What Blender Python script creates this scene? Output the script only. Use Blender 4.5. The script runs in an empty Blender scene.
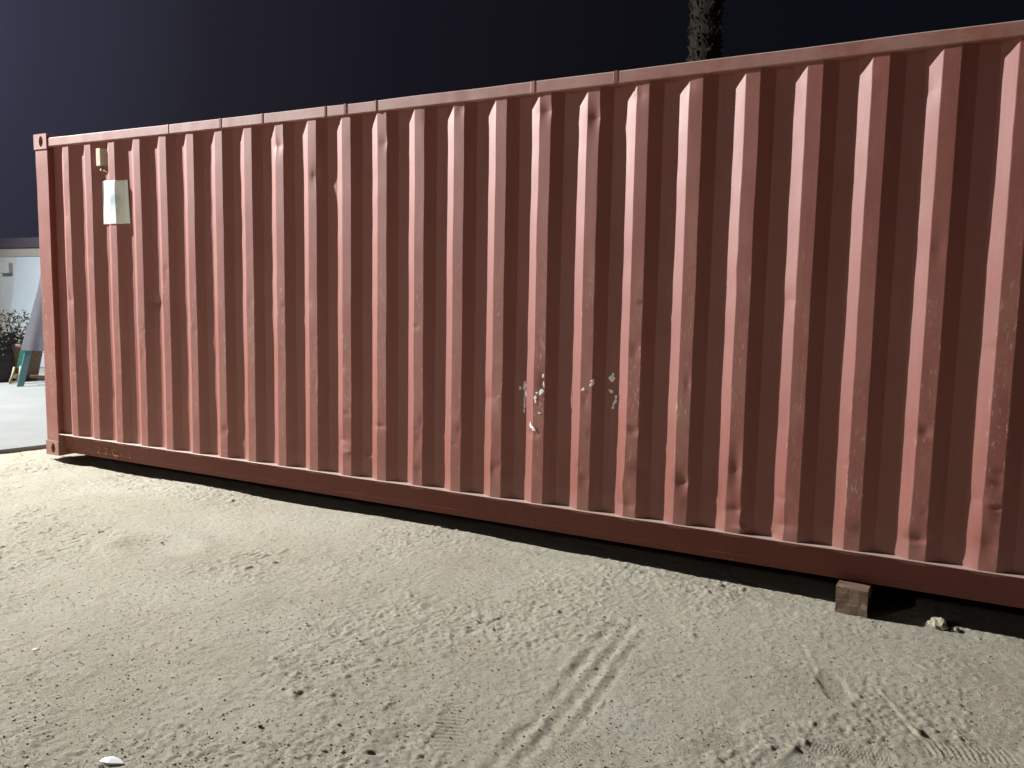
import bpy, bmesh, math, random
import numpy as np
from mathutils import Matrix, Vector, noise
random.seed(7); rng = np.random.default_rng(11)
R = math.radians
scene = bpy.context.scene
COL = scene.collection

# ------------------------------------------------------------------ camera
CAM = np.array([6.536, -4.1186, 1.3543]); YAW, PITCH, ROLL, FPX = 0.4854, -0.1039, 0.0184, 815.35
def cam_axes():
    a, b, c = YAW, PITCH, ROLL
    f = np.array([-math.sin(a)*math.cos(b), math.cos(a)*math.cos(b), math.sin(b)])
    r = np.array([math.cos(a), math.sin(a), 0]); u = np.cross(r, f)
    return r*math.cos(c)+u*math.sin(c), -r*math.sin(c)+u*math.cos(c), f
AX = cam_axes()
cd = bpy.data.cameras.new('camera'); cam = bpy.data.objects.new('camera', cd); COL.objects.link(cam)
cd.sensor_width = 36; cd.lens = FPX/1024*36; cd.clip_end = 500; cd.clip_start = 0.05
m = Matrix.Identity(4)
for k in range(3):
    m[k][0] = AX[0][k]; m[k][1] = AX[1][k]; m[k][2] = -AX[2][k]; m[k][3] = CAM[k]
cam.matrix_world = m
scene.camera = cam
def ray(px, py):
    return AX[0]*(px-512)/FPX + AX[1]*(384-py)/FPX + AX[2]
def on_z(px, py, z):
    d = ray(px, py); t = (z-CAM[2])/d[2]; return CAM+t*d
def on_y(px, py, y):
    d = ray(px, py); t = (y-CAM[1])/d[1]; return CAM+t*d

# ------------------------------------------------------------------ world: night sky, faint blue-violet glow on the lamp side
w = bpy.data.worlds.new('World'); scene.world = w; w.use_nodes = True
nt = w.node_tree; nt.nodes.clear()
N = nt.nodes.new; L = nt.links.new
out = N('ShaderNodeOutputWorld'); bg = N('ShaderNodeBackground'); L(bg.outputs[0], out.inputs[0])
tc = N('ShaderNodeTexCoord'); dt = N('ShaderNodeVectorMath'); dt.operation = 'DOT_PRODUCT'
L(tc.outputs['Generated'], dt.inputs[0]); dt.inputs[1].default_value = Vector((-0.93, 0.26, 0.28)).normalized()
cr = N('ShaderNodeValToRGB'); e = cr.color_ramp.elements
e[0].position = 0.30; e[0].color = (0.0035, 0.0042, 0.0070, 1)
e[1].position = 1.0; e[1].color = (0.060, 0.068, 0.135, 1)
for p_, c_ in ((0.62, (0.0048, 0.0047, 0.0078, 1)), (0.80, (0.0088, 0.0080, 0.0128, 1)), (0.90, (0.0165, 0.0158, 0.0235, 1)), (0.96, (0.034, 0.035, 0.058, 1))):
    q = e.new(p_); q.color = c_
L(dt.outputs['Value'], cr.inputs[0]); L(cr.outputs[0], bg.inputs[0]); bg.inputs[1].default_value = 1.0

# ------------------------------------------------------------------ the floodlight that lights the yard
LAMP = Vector((-7.8, -2.6, 7.8)); AIM = Vector((3.2, -1.6, 0.3))
ld = bpy.data.lights.new('flood_lamp_light', 'SPOT'); ld.energy = 20500; ld.color = (1.0, 0.985, 0.985)
ld.spot_size = R(172); ld.spot_blend = 0.85; ld.shadow_soft_size = 0.06
lo = bpy.data.objects.new('flood_lamp_light', ld); COL.objects.link(lo); lo.location = LAMP
lo.rotation_euler = (AIM-LAMP).to_track_quat('-Z', 'Y').to_euler()
# weak fill lamp, added out in front to lift the dark recesses
FILL_LAMP = Vector((-4.0, -17.0, 7.0))
ld2 = bpy.data.lights.new('added_fill_light', 'POINT'); ld2.energy = 900; ld2.color = (1.0, .93, .92); ld2.shadow_soft_size = .25
lo2 = bpy.data.objects.new('added_fill_light', ld2); COL.objects.link(lo2); lo2.location = FILL_LAMP
vs = scene.view_settings
vs.view_transform = 'Standard'; vs.look = 'None'; vs.gamma = 1; vs.exposure = 0; vs.use_curve_mapping = False
scene.render.resolution_x = 1024; scene.render.resolution_y = 768
try:
    scene.cycles.max_bounces = 6; scene.cycles.diffuse_bounces = 4
except Exception: pass

# ------------------------------------------------------------------ materials
class Mat:
    def __init__(s, name, rough=0.7, spec=0.4):
        s.m = bpy.data.materials.new(name); s.m.use_nodes = True; s.t = s.m.node_tree
        s.b = s.t.nodes['Principled BSDF']; s.b.inputs['Roughness'].default_value = rough
        s.b.inputs['Specular IOR Level'].default_value = spec
        if spec > .8: s.b.inputs['IOR'].default_value = 1.52
        s.tc = s.t.nodes.new('ShaderNodeTexCoord')
    def n(s, typ, **kw):
        x = s.t.nodes.new(typ)
        for k, v in kw.items(): setattr(x, k, v)
        return x
    def l(s, a, b): s.t.links.new(a, b)
    def mapping(s, scale=(1, 1, 1), loc=(0, 0, 0), coord='Object'):
        mp = s.n('ShaderNodeMapping'); mp.inputs['Scale'].default_value = scale; mp.inputs['Location'].default_value = loc
        s.l(s.tc.outputs[coord], mp.inputs[0]); return mp.outputs[0]
    def noise(s, sc, det=4, rough=.55, scale=(1, 1, 1), loc=(0, 0, 0)):
        x = s.n('ShaderNodeTexNoise'); x.inputs['Scale'].default_value = sc; x.inputs['Detail'].default_value = det
        x.inputs['Roughness'].default_value = rough; s.l(s.mapping(scale, loc), x.inputs['Vector']); return x.outputs['Fac']
    def ramp(s, fac, stops):
        x = s.n('ShaderNodeValToRGB'); el = x.color_ramp.elements
        for i, (p, c) in enumerate(stops):
            if not isinstance(c, tuple): c = (c, c, c)
            q = el[i] if i < 2 else el.new(p)
            q.position = p; q.color = (*c, 1)
        s.l(fac, x.inputs[0]); return x.outputs[0]
    def mix(s, fac, a, b, mode='MIX'):
        x = s.n('ShaderNodeMix', data_type='RGBA', blend_type=mode)
        for sock, v in ((x.inputs[0], fac), (x.inputs[6], a), (x.inputs[7], b)):
            if isinstance(v, (int, float)): sock.default_value = v
            elif isinstance(v, tuple): sock.default_value = (*v, 1)
            else: s.l(v, sock)
        return x.outputs[2]
    def math(s, op, a, b=0.0):
        x = s.n('ShaderNodeMath', operation=op)
        for i, v in enumerate((a, b)):
            if isinstance(v, (int, float)): x.inputs[i].default_value = v
            else: s.l(v, x.inputs[i])
        return x.outputs[0]
    def bump(s, h, dist=0.01, strength=1.0, prev=None):
        x = s.n('ShaderNodeBump'); x.inputs['Distance'].default_value = dist; x.inputs['Strength'].default_value = strength
        s.l(h, x.inputs['Height'])
        if prev is not None: s.l(prev, x.inputs['Normal'])
        s.l(x.outputs[0], s.b.inputs['Normal']); return x.outputs[0]
    def color(s, c):
        if isinstance(c, tuple): s.b.inputs['Base Color'].default_value = (*c, 1)
        else: s.l(c, s.b.inputs['Base Color'])

def simple(name, c, var=.25, sc=12, rough=.75, spec=.3, bump=.002):
    M = Mat(name, rough, spec)
    f = M.noise(sc, 5, .6)
    M.color(M.mix(f, tuple(x*(1-var) for x in c), tuple(min(1, x*(1+var)) for x in c)))
    if bump: M.bump(M.noise(sc*6, 3), bump)
    return M.m

def paint_mat(name, wear=1.0, dust=0.0, lowdust=.35, shade_tone=0.0, spec=.85):
    """oxidised red-brown container paint with vertical streaks, rubbed patches and rust specks"""
    M = Mat(name, .5, spec)
    base = M.mix(M.ramp(M.noise(1.3, 4, .6), [(.35, 0.0), (.7, 1.0)]), (.232, .060, .040), (.266, .080, .058))
    # thin vertical run marks, slightly different shade
    st = M.noise(5.0, 4, .6, (9, 9, .35))
    base = M.mix(M.math('MULTIPLY', M.ramp(st, [(.45, 0.0), (.75, 1.0)]), .5), base, (.195, .050, .034))
    st2 = M.noise(4.0, 3, .6, (14, 14, .25), (3, 1, 0))
    base = M.mix(M.math('MULTIPLY', M.ramp(st2, [(.55, 0.0), (.8, 1.0)]), .25), base, (.32, .12, .09))
    # rust bloom / brown stains
    rs = M.ramp(M.noise(2.4, 6, .65, (1, 1, .6), (7, 0, 2)), [(.56, 0.0), (.72, 1.0)])
    base = M.mix(M.math('MULTIPLY', rs, .4), base, (.20, .075, .038))
    # outer faces rubbed and scratched: by depth behind the rail plane
    sp = M.n('ShaderNodeSeparateXYZ'); M.l(M.tc.outputs['Object'], sp.inputs[0])
    outer = M.n('ShaderNodeMapRange'); M.l(sp.outputs['Y'], outer.inputs[0])
    for i, v in ((1, .016), (2, .006), (3, 0.0), (4, 1.0)): outer.inputs[i].default_value = v
    hz = M.ramp(M.math('DIVIDE', sp.outputs['Z'], 2.6), [(0, .35), (.12, .55), (.3, 1.0), (.5, .75), (.66, .30), (.9, .12)])
    scr = M.ramp(M.noise(70, 3, .7, (1.2, 1, .32)), [(.60, 0.0), (.64, 1.0)])
    patch = M.ramp(M.noise(3.0, 3, .6, (1, 1, 1.2), (4, 2, 9)), [(.40, 0.0), (.55, 1.0)])
    msk = M.math('MULTIPLY', M.math('MULTIPLY', scr, patch), M.math('MULTIPLY', outer.outputs[0], hz))
    rub = M.math('MULTIPLY', M.math('MULTIPLY', outer.outputs[0], hz), M.ramp(M.noise(7, 5, .7, (1, 1, .5)), [(.46, 0.0), (.66, .9)]))
    if wear > 0:
        base = M.mix(M.math('MULTIPLY', rub, .5*wear), base, (.33, .20, .12))
        base = M.mix(M.math('MULTIPLY', msk, .6*wear), base, (.62, .50, .42))
    # dust gathers low down and on ledges
    ge = M.n('ShaderNodeNewGeometry'); sn = M.n('ShaderNodeSeparateXYZ'); M.l(ge.outputs['Normal'], sn.inputs[0])
    up = M.ramp(sn.outputs['Z'], [(.35, 0.0), (.8, 1.0)])
    
    low = M.ramp(M.math('ADD', sp.outputs['Z'], M.math('MULTIPLY', M.noise(9, 4), .16)), [(.24, .6), (.40, 0.0)])
    base = M.mix(M.math('MULTIPLY', low, lowdust), base, (.36, .24, .18))
    if dust: base = M.mix(M.math('MULTIPLY', M.ramp(M.noise(5, 5, .7, (.6, 1, 1)), [(.35, 0.0), (.75, 1.0)]), dust), base, (.42, .31, .25))
    if shade_tone: base = M.mix(M.math('MULTIPLY', M.ramp(M.noise(4, 5, .7), [(.2, .75), (.7, 1.0)]), shade_tone), base, (.125, .036, .024))  # uneven dark tone painted in for the shade on the bottom rail
    base = M.mix(M.math('MULTIPLY', up, .75), base, (.50, .42, .36))
    M.color(base)
    M.l(M.ramp(M.noise(6, 4, .6, (1, 1, .4)), [(.3, .54), (.8, .66)]), M.b.inputs['Roughness'])
    b = M.bump(M.noise(4, 2, .5, (1, 1, .35)), .004, .7)
    M.bump(M.noise(140, 3, .6), .0007, .8, b)
    return M.m

PAINT = paint_mat('container_paint')
PAINT_RAIL = paint_mat('container_paint_rail', .7, .5)
PAINT_LOW = paint_mat('container_paint_low', 0.15, 0, 0, .6, .35)  # bottom rail copy, shade under the lip put into its colour

def sand_mat():
    M = Mat('sand', .95, .12)
    big = M.ramp(M.noise(1.1, 5, .6), [(.35, 0.0), (.68, 1.0)])
    c = M.mix(big, (.455, .430, .332), (.510, .492, .392))
    pink = M.ramp(M.noise(2.1, 6, .7, (1, 1, 1), (11, 4, 0)), [(.55, 0.0), (.75, 1.0)])
    c = M.mix(M.math('MULTIPLY', pink, .55), c, (.45, .368, .272))
    pale = M.ramp(M.noise(1.6, 5, .65, (1, 1, 1), (3, 8, 0)), [(.54, 0.0), (.70, 1.0)])
    c = M.mix(M.math('MULTIPLY', pale, .55), c, (.52, .515, .44))
    sp = M.ramp(M.noise(60, 4, .75), [(.36, 1.0), (.44, 0.0)])
    c = M.mix(M.math('MULTIPLY', sp, .65), c, (.24, .18, .13))
    sp2 = M.ramp(M.noise(85, 3, .7, (1, 1, 1), (5, 5, 0)), [(.64, 0.0), (.70, 1.0)])
    c = M.mix(M.math('MULTIPLY', sp2, .65), c, (.62, .59, .52))
    M.color(c)
    b = M.bump(M.noise(55, 6, .8), .012, 1.0)
    M.bump(M.noise(170, 4, .8), .005, 1.0, b)
    return M.m
SAND = sand_mat()

def concrete_mat():
    M = Mat('concrete', .8, .3)
    c = M.mix(M.ramp(M.noise(1.4, 5, .6), [(.3, 0.0), (.7, 1.0)]), (.17, .185, .18), (.21, .228, .222))
    c = M.mix(M.math('MULTIPLY', M.ramp(M.noise(.8, 5, .6, (1, 2, 1), (4, 4, 0)), [(.5, 0.0), (.7, 1.0)]), .4), c, (.22, .22, .215))
    M.color(c); M.bump(M.noise(70, 4, .6), .002); return M.m
CONC = concrete_mat()
WALL = simple('plaster', (.36, .38, .39), .12, 3, .85, .2)
COPING = simple('dark_coping', (.05, .042, .055), .2, 6)
PANEL = simple('pale_panel', (.27, .315, .35), .08, 5, .6)
CLOTH = simple('grey_cloth', (.060, .060, .070), .12, 8, .9, .1)
TEAL = simple('teal_paint', (.09, .20, .22), .2, 10, .55)
GREEN = simple('green_paint', (.05, .24, .17), .2, 10, .55)
CREAM = simple('cream_plastic', (.30, .26, .17), .15, 10, .5)
BROWN = simple('brown_clay', (.16, .105, .075), .3, 14, .85)
DARKW = simple('dark_wicker', (.035, .028, .030), .3, 40, .8)
LEAF = simple('leaf', (.032, .034, .016), .5, 9, .7, .3, 0)
BARK = simple('palm_bark', (.020, .017, .013), .5, 9, .9, .1)
FROND = simple('palm_frond', (.05, .08, .03), .4, 6, .7, .3, 0)
STEELG = simple('galvanised', (.35, .35, .36), .1, 20, .45, .5)
VENTM = simple('vent_paint', (.55, .47, .36), .25, 30, .6)
STONE = simple('stone', (.13, .095, .07), .35, 60, .9, .2)
CLOD = simple('dry_clod', (.38, .345, .26), .2, 40, .95, .1, .004)
CHIP = simple('pale_chip', (.80, .82, .82), .06, 60, .6, .3)
FLAKE = simple('sticker_flake', (.88, .86, .82), .05, 80, .7, .2, .0006)
MARK = simple('marking_paint', (.36, .19, .075), .3, 60, .7, .2, 0)
GAP = simple('dark_inside', (.02, .015, .013), .2, 10, .9, .1, 0)

def wood_mat():
    M = Mat('weathered_wood', .8, .25)
    g = M.noise(9, 6, .7, (.7, 2.5, 6))
    c = M.mix(M.ramp(g, [(.3, 0.0), (.7, 1.0)]), (.12, .075, .052), (.25, .17, .12))
    k = M.ramp(M.noise(16, 3, .6, (1, 1, 1), (2, 2, 3)), [(.6, 0.0), (.7, 1.0)])
    M.color(M.mix(M.math('MULTIPLY', k, .6), c, (.45, .35, .26)))
    M.bump(g, .004); return M.m
WOOD = wood_mat()
PAPX, _, PAPZ = [float(v) for v in on_y(115, 203, .02)]
def paper_mat():
    """white sheet, its lower pigment worn to a teal-grey smudge in the middle"""
    M = Mat('paper', .6, .3)
    sp = M.n('ShaderNodeSeparateXYZ'); M.l(M.tc.outputs['Object'], sp.inputs[0])
    a = M.noise(9, 5, .7)
    dx = M.math('SUBTRACT', sp.outputs['X'], PAPX); dz = M.math('SUBTRACT', sp.outputs['Z'], PAPZ)
    r2 = M.math('ADD', M.math('MULTIPLY', M.math('MULTIPLY', dx, dx), 120), M.math('MULTIPLY', M.math('MULTIPLY', dz, dz), 60))
    msk = M.math('MULTIPLY', M.ramp(r2, [(.1, 1.0), (.9, 0.0)]), M.ramp(a, [(.4, .2), (.62, 1.0)]))
    M.color(M.mix(M.math('MULTIPLY', msk, .85), (.80, .82, .78), (.30, .42, .46)))
    return M.m
PAPER = paper_mat()

# ------------------------------------------------------------------ mesh helpers
def link_mesh(name, me, mat, parent=None, smooth=False):
    o = bpy.data.objects.new(name, me); COL.objects.link(o); me.materials.append(mat)
    if parent: o.parent = parent
    if smooth:
        me.polygons.foreach_set('use_smooth', [True]*len(me.polygons))
    return o
def obj(name, bm, mat, parent=None, smooth=False, bevel=0):
    me = bpy.data.meshes.new(name); bmesh.ops.recalc_face_normals(bm, faces=bm.faces); bm.to_mesh(me); bm.free()
    o = link_mesh(name, me, mat, parent, smooth)
    if bevel:
        b = o.modifiers.new('bevel', 'BEVEL'); b.width = bevel; b.segments = 2; b.limit_method = 'ANGLE'
    return o
def empty(name, loc, label, cat, group=None):
    o = bpy.data.objects.new(name, None); COL.objects.link(o); o.location = loc; tag(o, label, cat, group); o.empty_display_size = .1
    return o
def tag(o, label=None, cat=None, group=None, kind=None):
    if label: o['label'] = label
    if cat: o['category'] = cat
    if group: o['group'] = group
    if kind: o['kind'] = kind
    return o
def box(bm, x0, x1, y0, y1, z0, z1):
    v = [bm.verts.new((x, y, z)) for x in (x0, x1) for y in (y0, y1) for z in (z0, z1)]
    for f in ((0, 1, 3, 2), (4, 6, 7, 5), (0, 4, 5, 1), (2, 3, 7, 6), (0, 2, 6, 4), (1, 5, 7, 3)):
        bm.faces.new([v[i] for i in f])
def tube(bm, pts, rad, seg=8):
    """tapered tube along points; rad number or list"""
    rings = []
    for i, p in enumerate(pts):
        p = Vector(p); d = (Vector(pts[min(i+1, len(pts)-1)])-Vector(pts[max(i-1, 0)])).normalized()
        a = d.orthogonal().normalized() if i == 0 else (a-d*a.dot(d)).normalized()
        b = d.cross(a); r = rad[i] if isinstance(rad, (list, tuple)) else rad
        rings.append([bm.verts.new(p+(a*math.cos(2*math.pi*k/seg)+b*math.sin(2*math.pi*k/seg))*r) for k in range(seg)])
    for i in range(len(rings)-1):
        for k in range(seg):
            bm.faces.new((rings[i][k], rings[i][(k+1) % seg], rings[i+1][(k+1) % seg], rings[i+1][k]))
    bm.faces.new(rings[0]); bm.faces.new(rings[-1])
def bar(bm, p, q, w, t):
    """flat bar from p to q, w wide, t thick"""
    p, q = Vector(p), Vector(q); d = (q-p).normalized(); side = d.cross(Vector((-.86, .5, 0))).normalized(); n = d.cross(side)
    v = []
    for c in (p, q):
        for s, u in ((-1, -1), (1, -1), (1, 1), (-1, 1)): v.append(bm.verts.new(c+side*s*w/2+n*u*t/2))
    for f in ((0, 1, 2, 3), (7, 6, 5, 4), (0, 4, 5, 1), (1, 5, 6, 2), (2, 6, 7, 3), (3, 7, 4, 0)): bm.faces.new([v[i] for i in f])
def grid_mesh(name, X, Y, Z):
    """X,Y,Z arrays (ny,nx) -> mesh, via numpy"""
    ny, nx = X.shape; me = bpy.data.meshes.new(name)
    co = np.stack([X, Y, Z], -1).reshape(-1, 3).astype(np.float32)
    me.vertices.add(nx*ny); me.vertices.foreach_set('co', co.ravel())
    i = np.arange(ny-1)[:, None]*nx+np.arange(nx-1)[None]
    q = np.stack([i, i+1, i+nx+1, i+nx], -1).reshape(-1, 4).astype(np.int32); nf = len(q)
    me.loops.add(nf*4); me.loops.foreach_set('vertex_index', q.ravel())
    me.polygons.add(nf); me.polygons.foreach_set('loop_start', np.arange(nf, dtype=np.int32)*4)
    me.update(calc_edges=True); me.validate(); return me
def vnoise(X, Y, cell, seed):
    """smooth value noise in -1..1"""
    rs = np.random.default_rng(seed); T = rs.uniform(-1, 1, (512, 512))
    u = X/cell+1000; v = Y/cell+1000; iu = np.floor(u).astype(int); iv = np.floor(v).astype(int)
    fu = u-iu; fv = v-iv; fu = fu*fu*(3-2*fu); fv = fv*fv*(3-2*fv)
    g = lambda a, b: T[a % 512, b % 512]
    return (g(iu, iv)*(1-fu)+g(iu+1, iv)*fu)*(1-fv)+(g(iu, iv+1)*(1-fu)+g(iu+1, iv+1)*fu)*fv

# ------------------------------------------------------------------ ground: one sheet with real relief
GX = [-4, -1, 0, .13, .3, .9, 1.3, 2.4, 3.0, 3.5, 4.0, 4.9, 5.4, 6.05, 6.35, 7.5, 12]
GZ = [-.035, -.034, -.036, -.046, -.070, -.078, -.074, -.079, -.074, -.070, -.074, -.095, -.110, -.116, -.127, -.132, -.13]
def base_z(X): return np.interp(X, GX, GZ)
def axis(lo, hi, step, far0, far1):
    a = np.arange(lo, hi+1e-6, step)
    s = [hi]; g = step
    while s[-1] < far1: g *= 1.25; s.append(s[-1]+g)
    t = [lo]; g = step
    while t[-1] > far0: g *= 1.25; t.append(t[-1]-g)
    return np.concatenate([t[:0:-1], a, s[1:]])
gx = axis(-.75, 7.7, .006, -90, 100); gy = axis(-3.3, .16, .006, -90, 120)
X, Y = np.meshgrid(gx, gy)
Z = base_z(X)
A = vnoise(X, Y, .9, 1)*.010 + vnoise(X, Y, .33, 2)*.004 + vnoise(X, Y, .14, 3)*.0028
wx = X+vnoise(X, Y, .12, 21)*.02; wy = Y+vnoise(X, Y, .12, 22)*.02
patch = np.clip(vnoise(X, Y, .55, 5)*.9+.55+vnoise(X, Y, .2, 6)*.35, .38, .95)     # trampled smooth areas against loose ones
A += patch*(vnoise(wx, wy, .062, 7)*.0018 + vnoise(wx*1.25, wy*.85, .033, 8)*.0025 + vnoise(wx, wy, .018, 9)*.0030 + vnoise(wx, wy, .011, 19)*.0020)
cl = vnoise(wx, wy, .042, 10)+.5*vnoise(wx, wy, .02, 11)
A += patch*np.clip(cl-.55, 0, 1)*.013                                            # crumbs
A -= patch*np.clip(vnoise(wx, wy*1.3, .05, 12)-.6, 0, 1)*.010                    # pits
def seg_dist(P, Q):
    P = np.array(P[:2]); Q = np.array(Q[:2]); d = Q-P; Ln = np.hypot(*d); d /= Ln
    t = (X-P[0])*d[0]+(Y-P[1])*d[1]; s = -(X-P[0])*d[1]+(Y-P[1])*d[0]
    return t, s, Ln
# wheel rut running from the foreground towards the container
P0 = on_z(628, 618, -.08); P1 = on_z(496, 772, -.07)
t, s, Ln = seg_dist(P0, P1); on = np.clip((t+.05)/.12, 0, 1)*np.clip((Ln+.6-t)/.3, 0, 1)
s = s+vnoise(X, Y, .3, 31)*.010+vnoise(X, Y, .06, 34)*.005
for c0, a, wd in ((-.055, -.0055, .020), (-.018, .0035, .014), (.022, -.0050, .017), (.06, .0045, .016), (.10, -.0035, .015), (-.095, .0035, .018)):
    a *= .8; A += on*a*np.exp(-((s-c0)/wd)**2)*(.9+.9*vnoise(X, Y, .09, 33))
A += on*.004*np.sin(t*2*math.pi/.03)*np.exp(-((s-.02)/.05)**2)
A -= .007*np.exp(-(((X-P0[0])/.10)**2+((Y-P0[1]+.02)/.05)**2))
# drag marks on the right
for a_, b_, dep, wd in (((872, 680), (936, 750), .016, .007), ((880, 676), (950, 748), .008, .01), ((800, 640), (826, 690), .010, .010), ((842, 720), (868, 738), .010, .008), ((30, 700), (120, 660), .006, .012), ((640, 702), (655, 692), .01, .006)):
    t, s, Ln = seg_dist(on_z(*a_, -.1), on_z(*b_, -.1)); k = np.clip(t/.03, 0, 1)*np.clip((Ln-t)/.03, 0, 1)
    s = s+vnoise(X, Y, .07, 41)*.006
    dep *= .2; A += k*(-dep*np.exp(-(s/wd)**2)+dep*.6*np.exp(-((s-2*wd)/wd)**2))
# shoe prints with ribbed soles
for (px, py), ang, ln, wd, pitch in (((802, 752), 1.2, .14, .05, .013), ((712, 735), .9, .13, .045, .013), ((850, 742), .2, .14, .045, .012),
                                     ((835, 680), 1.9, .12, .05, .016), ((452, 722), 2.0, .15, .05, .022), ((970, 742), .35, .16, .055, .02), ((560, 745), 1.1, .14, .05, .015)):
    c = on_z(px, py, -.09); u = (X-c[0])*math.cos(ang)+(Y-c[1])*math.sin(ang); v = -(X-c[0])*math.sin(ang)+(Y-c[1])*math.cos(ang); u = u+v*v*1.5+vnoise(X, Y, .04, 71)*.003
    k = np.clip(1.25-((u/ln)**4+(v/wd)**4), 0, 1)
    A = A*(1-.55*k) + k*(-.005+.0022*np.sign(np.sin(u*2*math.pi/pitch))*np.clip(np.abs(np.sin(u*2*math.pi/pitch))*1.8, 0, 1))
# loose mound dished by the left corner, hollow in the sand farther out
c = on_z(160, 540, -.05); rr = np.hypot(X-c[0], (Y-c[1])*1.4); A += -.02*np.exp(-(rr/.2)**2)+.012*np.exp(-((rr-.3)/.09)**2)
# sand drifted against the shadow edge / small berm along the rail
A += .010*np.exp(-((Y+.10+vnoise(X, Y, .5, 50)*.04)/.06)**2)*np.clip(X-3.5, 0, 1)
fade = np.clip(1-(np.hypot(X-4, Y+1)-9)/20, .0, 1)
Z = Z+A*fade
Z = np.where(X < -.62, np.minimum(Z, -.05), Z)
me = grid_mesh('ground', X, Y, Z)
ground = link_mesh('ground', me, SAND, smooth=True); tag(ground, kind='structure')
IX, IY = gx, gy
def gz(x, y):
    i = np.searchsorted(IX, x); j = np.searchsorted(IY, y); return float(Z[min(j, len(IY)-1), min(i, len(IX)-1)])
def gp(px, py):
    p = on_z(px, py, -.08)
    for _ in range(4): p = on_z(px, py, gz(p[0], p[1]))
    return Vector(p)

# concrete apron left of the container
bm = bmesh.new()
prof = [(-.70-.012*math.sin(k*.9)+((y+.9)*.225 if y < 3 else .88), y) for k, y in enumerate(np.arange(-7, 14.1, .35))]
top = [bm.verts.new((x, y, -.004)) for x, y in prof]; lt = [bm.verts.new((-40, y, -.004)) for x, y in prof]
bt = [bm.verts.new((x, y, -.2)) for x, y in prof]
for i in range(len(prof)-1):
    bm.faces.new((lt[i], top[i], top[i+1], lt[i+1])); bm.faces.new((top[i], bt[i], bt[i+1], top[i+1]))
o = obj('pavement', bm, CONC); tag(o, kind='structure')

# ------------------------------------------------------------------ the container
LEN, WID, HT = 12.192, 2.438, 2.591
cont = empty('shipping_container', (0, 0, 0), 'long red-brown corrugated steel shipping container standing on sandy ground', 'shipping container')
sag = lambda x: np.sin(np.pi*np.clip(x, 0, 7.2)/7.2)
def zb(x): return .1813+.0078*sag(x)
def zt(x): return 2.491-.0162*sag(x)
XR = [.4022, .6713, .9496, 1.234, 1.5133, 1.7925, 2.0727, 2.3497, 2.6304, 2.9095, 3.1883, 3.4649, 3.7412, 4.0169, 4.2937, 4.5666, 4.8521, 5.1254, 5.4024, 5.6782, 5.9627, 6.2443, 6.5265, 6.8109]
while XR[-1] < LEN-.5: XR.append(XR[-1]+.2795)
YO, YI, FL, SL = .010, .046, .070, .066
def cross(x0, x1, ribs):
    """corrugation cross-section: list of (x, depth)"""
    P = [(x0, YI)]
    for r in ribs:
        pts = [(r-FL-SL, YI), (r-FL, YO), (r, YO), (r+SL, YI)]
        if pts[0][0] <= P[-1][0]: pts[0] = (P[-1][0]+.004, YI)
        P += pts
    P.append((x1, YI)); out = []
    for (a, ya), (b, yb) in zip(P[:-1], P[1:]):
        n = max(2, int((b-a)/.012)); n = min(n, 8)
        # rounded press folds: extra points close to each corner
        ts = sorted(set([0, min(.06, .003/(b-a))] + [k/n for k in range(1, n)] + [max(.94, 1-.003/(b-a))]))
        out += [(a+(b-a)*t_, ya+(yb-ya)*t_) for t_ in ts]
    out.append(P[-1]); return out
cs = cross(.150, LEN-.15, XR); cx = np.array([c[0] for c in cs]); cy = np.array([c[1] for c in cs])
nz = 330; tz = np.linspace(0, 1, nz)
CX, TZ = np.meshgrid(cx, tz); CY = np.tile(cy, (nz, 1))
CZ = zb(CX)-.02+TZ*(zt(CX)+.02-zb(CX)+.02)
flange = np.clip((YI-CY)/(YI-YO), 0, 1)
# hand-beaten irregularity of old sheet steel
CXo = CX.copy()
CX = CX+vnoise(CXo, CZ, .35, 60)*.0022*flange+vnoise(CXo, CZ, .11, 61)*.0009*flange
CY = CY+vnoise(CXo, CZ, .4, 62)*.0022+vnoise(CXo, CZ, .13, 63)*.0010
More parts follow.
